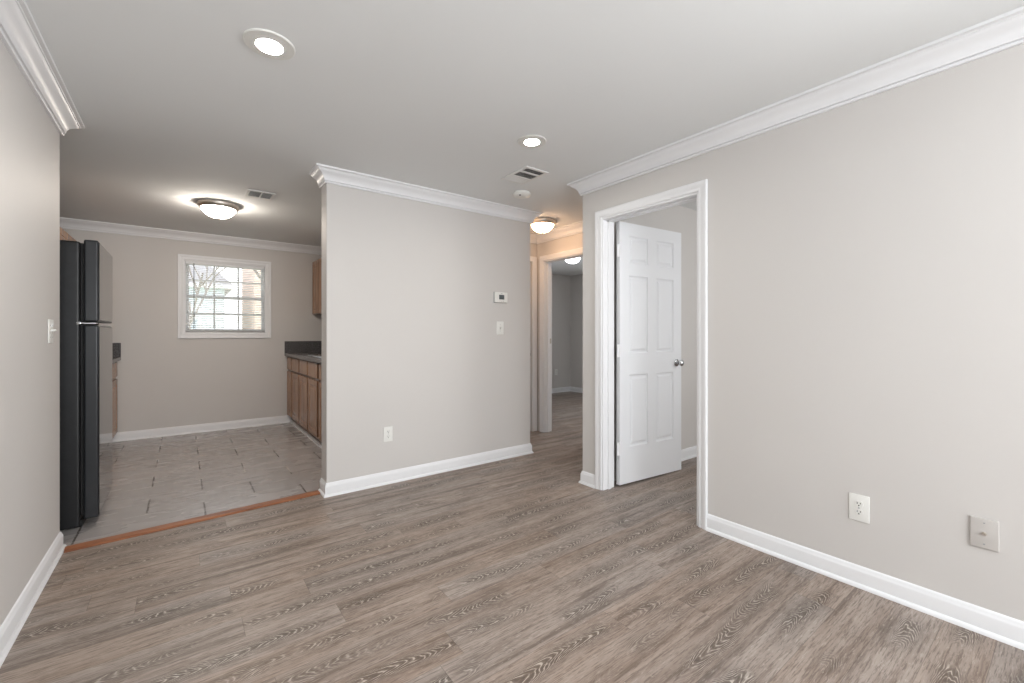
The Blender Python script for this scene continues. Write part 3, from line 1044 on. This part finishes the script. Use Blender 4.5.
# ------------------------------------------------------------------ ceiling fixtures
def recessed(x, y, R, label):
    t = thing('recessed_light', (x, y, ZC), 0, label, 'ceiling light', 'recessed ceiling lights')
    r = R * 0.53
    MB().lathe((0, 0, 0), [(R, 0), (R, -0.004), (R * 0.97, -0.007), (R * 0.8, -0.006), (r * 1.08, -0.0105), (r, -0.0105), (r * 0.97, -0.002), (r * 0.97, 0)], 56).build('trim_ring', M['can_trim'], t, 40)
    MB().lathe((0, 0, 0), [(0, -0.0050), (r * 0.55, -0.0046), (r * 0.93, -0.003), (r * 0.93, -0.001), (0, -0.001)], 48).build('lens', M['can_lens'], t, 60)


recessed(0.289, 2.064, 0.097, 'large recessed ceiling light nearest the viewer, over the left of the room')
recessed(1.748, 2.105, 0.090, 'recessed ceiling light in front of the louvred air vent')


def dome(x, y, R, depth, mat, label):
    t = thing('dome_ceiling_light', (x, y, ZC), 0, label, 'ceiling light', 'glass dome ceiling lights')
    MB().lathe((0, 0, 0), [(R * 0.96, 0), (R, -0.006), (R, -0.022), (R * 0.95, -0.040), (R * 0.85, -0.048), (R * 0.815, -0.036), (R * 0.815, 0)], 56).build('pan', M['nickel'], t, 40)
    rb_ = R * 0.81
    prof = []
    for i in range(11):
        a_ = i / 10 * PI / 2
        prof.append((rb_ * math.cos(a_), -0.040 - (depth - 0.040) * math.sin(a_)))
    prof[-1] = (0.0, -depth)
    MB().lathe((0, 0, 0), [(rb_, -0.034)] + prof, 56).build('glass_bowl', mat, t, 60)
    MB().lathe((0, 0, -depth + 0.002), [(0.0, 0.0), (0.014, 0.0), (0.014, -0.004), (0.008, -0.008), (0.009, -0.014), (0.005, -0.019), (0, -0.020)], 20).build('finial', M['nickel'], t, 50)


dome(0.266, 4.90, 0.164, 0.128, M['dome_kitchen'], 'warm glass dome light on the kitchen ceiling')
dome(3.075, 3.525, 0.146, 0.128, M['dome_hall'], 'warm glass dome light on the hall ceiling before the bedroom door')
dome(4.80, 4.80, 0.150, 0.128, M['dome_bed'], 'white glass dome light glimpsed inside the bedroom')


def vent(x0, x1, y0, y1, banks, label):
    """banks: (ya, yb, tilt sign) of louvres; louvres run along x"""
    cx, cy = (x0 + x1) / 2, (y0 + y1) / 2
    t = thing('ceiling_vent', (cx, cy, ZC), 0, label, 'vent', 'louvred ceiling vents')
    m_ = T(-cx, -cy, 0)
    holes = [(b_[0], b_[1], b_[2], b_[3]) for b_ in banks]
    fr = MB()
    # build the face frame as a slab lying flat: thickness along z
    fr.slab('y', 0, 0.007, x0, x1, y0, y1, holes)
    fr.move(Matrix(((1, 0, 0, 0), (0, 0, 1, 0), (0, -1, 0, 0), (0, 0, 0, 1))))
    fr.move(m_).build('frame', M['vent'], t)
    MB().box(x0 + 0.01, x1 - 0.01, y0 + 0.01, y1 - 0.01, -0.0012, -0.0002).move(m_).build('duct_shade_backing', M['vent_dark'], t)  # dark sheet standing in for the shade inside the duct
    lv = MB()
    for (xa, xb, ya, yb, sg, step) in banks:
        n_ = max(2, int((yb - ya) / step))
        for i in range(n_):
            yy = ya + (yb - ya) * (i + 0.5) / n_
            q = step * 0.42
            pts = [(yy - q, -0.0015 if sg > 0 else -0.007), (yy + q, -0.007 if sg > 0 else -0.0015)]
            A = [lv.bm.verts.new((xa, p, z_)) for p, z_ in pts] + [lv.bm.verts.new((xa, p, z_ + 0.0008)) for p, z_ in reversed(pts)]
            B = [lv.bm.verts.new((xb, v.co.y, v.co.z)) for v in A]
            for k in range(4):
                lv.bm.faces.new((A[k], A[(k + 1) % 4], B[(k + 1) % 4], B[k]))
            lv.bm.faces.new(A)
            lv.bm.faces.new(B)
    lv.move(m_).build('louvres', M['vent'], t)
    return t


vent(1.975, 2.190, 2.437, 2.755, [(1.997, 2.168, 2.459, 2.524, -1, 0.013), (1.997, 2.168, 2.544, 2.629, -1, 0.013), (1.997, 2.168, 2.645, 2.733, 1, 0.013)], 'three bank louvred ceiling vent beside the smoke detector')
vent(0.432, 0.640, 4.230, 4.470, [(0.452, 0.535, 4.255, 4.415, -1, 0.012), (0.545, 0.620, 4.255, 4.415, -1, 0.012)], 'small louvred vent on the kitchen ceiling beside the dome light')

sd = thing('smoke_detector', (2.315, 2.925, ZC), 0, 'round white smoke detector on the ceiling before the middle wall', 'smoke detector')
MB().lathe((0, 0, 0), [(0.068, 0), (0.068, -0.012), (0.077, -0.014), (0.078, -0.022), (0.071, -0.030), (0.058, -0.036), (0.030, -0.039), (0, -0.0395)], 48).build('housing', M['plate'], sd, 45)
vm = MB()
for i in range(16):
    a_ = 2 * PI * i / 16
    vm.bm.faces.new([vm.bm.verts.new((r_ * math.cos(a_ + e), r_ * math.sin(a_ + e), z_)) for r_, e, z_ in ((0.0712, -0.08, -0.0272), (0.0712, 0.08, -0.0272), (0.0600, 0.07, -0.0358), (0.0600, -0.07, -0.0358))])
vm.build('vent_slots', M['can_trim'], sd)
MB().lathe((-0.045, -0.035, -0.0375), [(0, 0), (0.008, 0), (0.008, -0.004), (0, -0.005)], 14).build('test_button', M['slot'], sd, 40)


# ------------------------------------------------------------------ wall plates: local front faces -y
def plate_base(root, w_, h_, mat, d=0.006):
    return MB().box(-w_ / 2, w_ / 2, -d, 0.0, -h_ / 2, h_ / 2, 0.003, 3).build('cover_plate', mat, root, 40)


def outlet(loc, rz, label, w_=0.074, h_=0.120):
    t = thing('wall_outlet', loc, rz, label, 'outlet', 'duplex outlets')
    plate_base(t, w_, h_, M['plate'])
    for zc in (0.0195, -0.0195):
        m = MB()
        n = 28
        ring0, ring1 = [], []
        for i in range(n):
            a_ = 2 * PI * i / n
            x_ = 0.0172 * math.cos(a_)
            z_ = max(-0.0135, min(0.0135, 0.0172 * math.sin(a_))) + zc
            ring0.append(m.bm.verts.new((x_, -0.006, z_)))
            ring1.append(m.bm.verts.new((x_ * 0.96, -0.0078, zc + (z_ - zc) * 0.96)))
        for i in range(n):
            k = (i + 1) % n
            m.bm.faces.new((ring0[i], ring0[k], ring1[k], ring1[i]))
        m.bm.faces.new(ring1)
        s_ = m.build('receptacle', M['plate'], t)
        q = MB()
        q.box(-0.0075, -0.0048, -0.0083, -0.0079, zc - 0.001, zc + 0.0075)
        q.box(0.0048, 0.0075, -0.0083, -0.0079, zc + 0.0000, zc + 0.0070)
        q.cyl((0, -0.0079, zc - 0.0075), (0, -1, 0), 0.0030, 0.0005, 14)
        q.build('slots', M['slot'], s_)
    MB().lathe((0, -0.006, 0), [(0.003, 0), (0.003, 0.0008), (0, 0.0012)], 12, (0, -1, 0)).build('screw', M['print'], t, 40)
    return t


def switch(loc, rz, gangs, label, w_=None, h_=0.122):
    t = thing('light_switch', loc, rz, label, 'light switch', 'toggle light switches')
    w_ = w_ or (0.074 if gangs == 1 else 0.092)
    plate_base(t, w_, h_, M['plate'])
    for g in range(gangs):
        x_ = (g - (gangs - 1) / 2) * 0.046
        MB().box(x_ - 0.0055, x_ + 0.0055, -0.0068, -0.0055, -0.0125, 0.0125, 0.0005, 1).build('toggle_bezel', M['plate_dull'], t)
        tg = MB().box(-0.0042, 0.0042, -0.014, 0.0, -0.0045, 0.0045, 0.001, 2)
        tg.move(T(x_, -0.0062, 0.002) @ Matrix.Rotation(math.radians(-25), 4, 'X'))
        tg.build('toggle', M['plate'], t)
        for s_ in (-0.030, 0.030):
            MB().lathe((x_, -0.006, s_), [(0.003, 0), (0.003, 0.0008), (0, 0.0012)], 12, (0, -1, 0)).build('screw', M['print'], t, 40)
    return t


outlet((1.312, YM, 0.396), 0, 'white duplex outlet low on the middle wall')
outlet((XR, 0.655, 0.373), -PI / 2, 'white duplex outlet low on the right wall, left of the square cable plate', 0.080, 0.126)
outlet((6.05, YN, 0.42), 0, 'white duplex outlet on the far bedroom wall seen through the hall doorway')
switch((2.414, YM, 1.254), 0, 1, 'white toggle switch below the thermostat on the middle wall', 0.080, 0.126)
switch((XL, 3.225, 1.212), PI / 2, 2, 'white switch plate at the end of the left wall beside the refrigerator')

cp_ = thing('cable_plate', (XR, 0.250, 0.400), -PI / 2, 'dull white square wall plate with a cable jack, near the right edge', 'wall plate')
plate_base(cp_, 0.080, 0.120, M['plate_dull'], 0.009)
MB().lathe((0, -0.009, 0), [(0.0075, 0), (0.0075, 0.002), (0.0048, 0.0022), (0.0048, 0.010), (0.002, 0.010), (0, 0.009)], 18, (0, -1, 0)).build('coax_jack', M['nickel'], cp_, 40)
for s_ in (-0.042, 0.042):
    MB().lathe((0, -0.009, s_), [(0.003, 0), (0.003, 0.0006), (0, 0.001)], 12, (0, -1, 0)).build('screw', M['print'], cp_, 40)

th = thing('thermostat', (2.414, YM, 1.545), 0, 'white digital thermostat with a grey screen on the middle wall', 'thermostat')
MB().box(-0.074, 0.074, -0.008, 0.0, -0.051, 0.051, 0.003, 2).build('back_plate', M['print'], th)
MB().box(-0.072, 0.072, -0.027, -0.0082, -0.049, 0.049, 0.004, 3).build('housing', M['plate'], th, 40)
MB().box(-0.028, 0.032, -0.0282, -0.0272, -0.020, 0.024, 0.0004, 1).build('screen', M['screen'], th)
MB().box(-0.008, 0.012, -0.0276, -0.0271, 0.034, 0.038).build('front_mark', M['print'], th)
for x_ in (-0.018, 0.002, 0.022):
    MB().box(x_ - 0.005, x_ + 0.005, -0.0280, -0.0271, -0.038, -0.032, 0.0004, 1).build('button', M['plate_dull'], th)
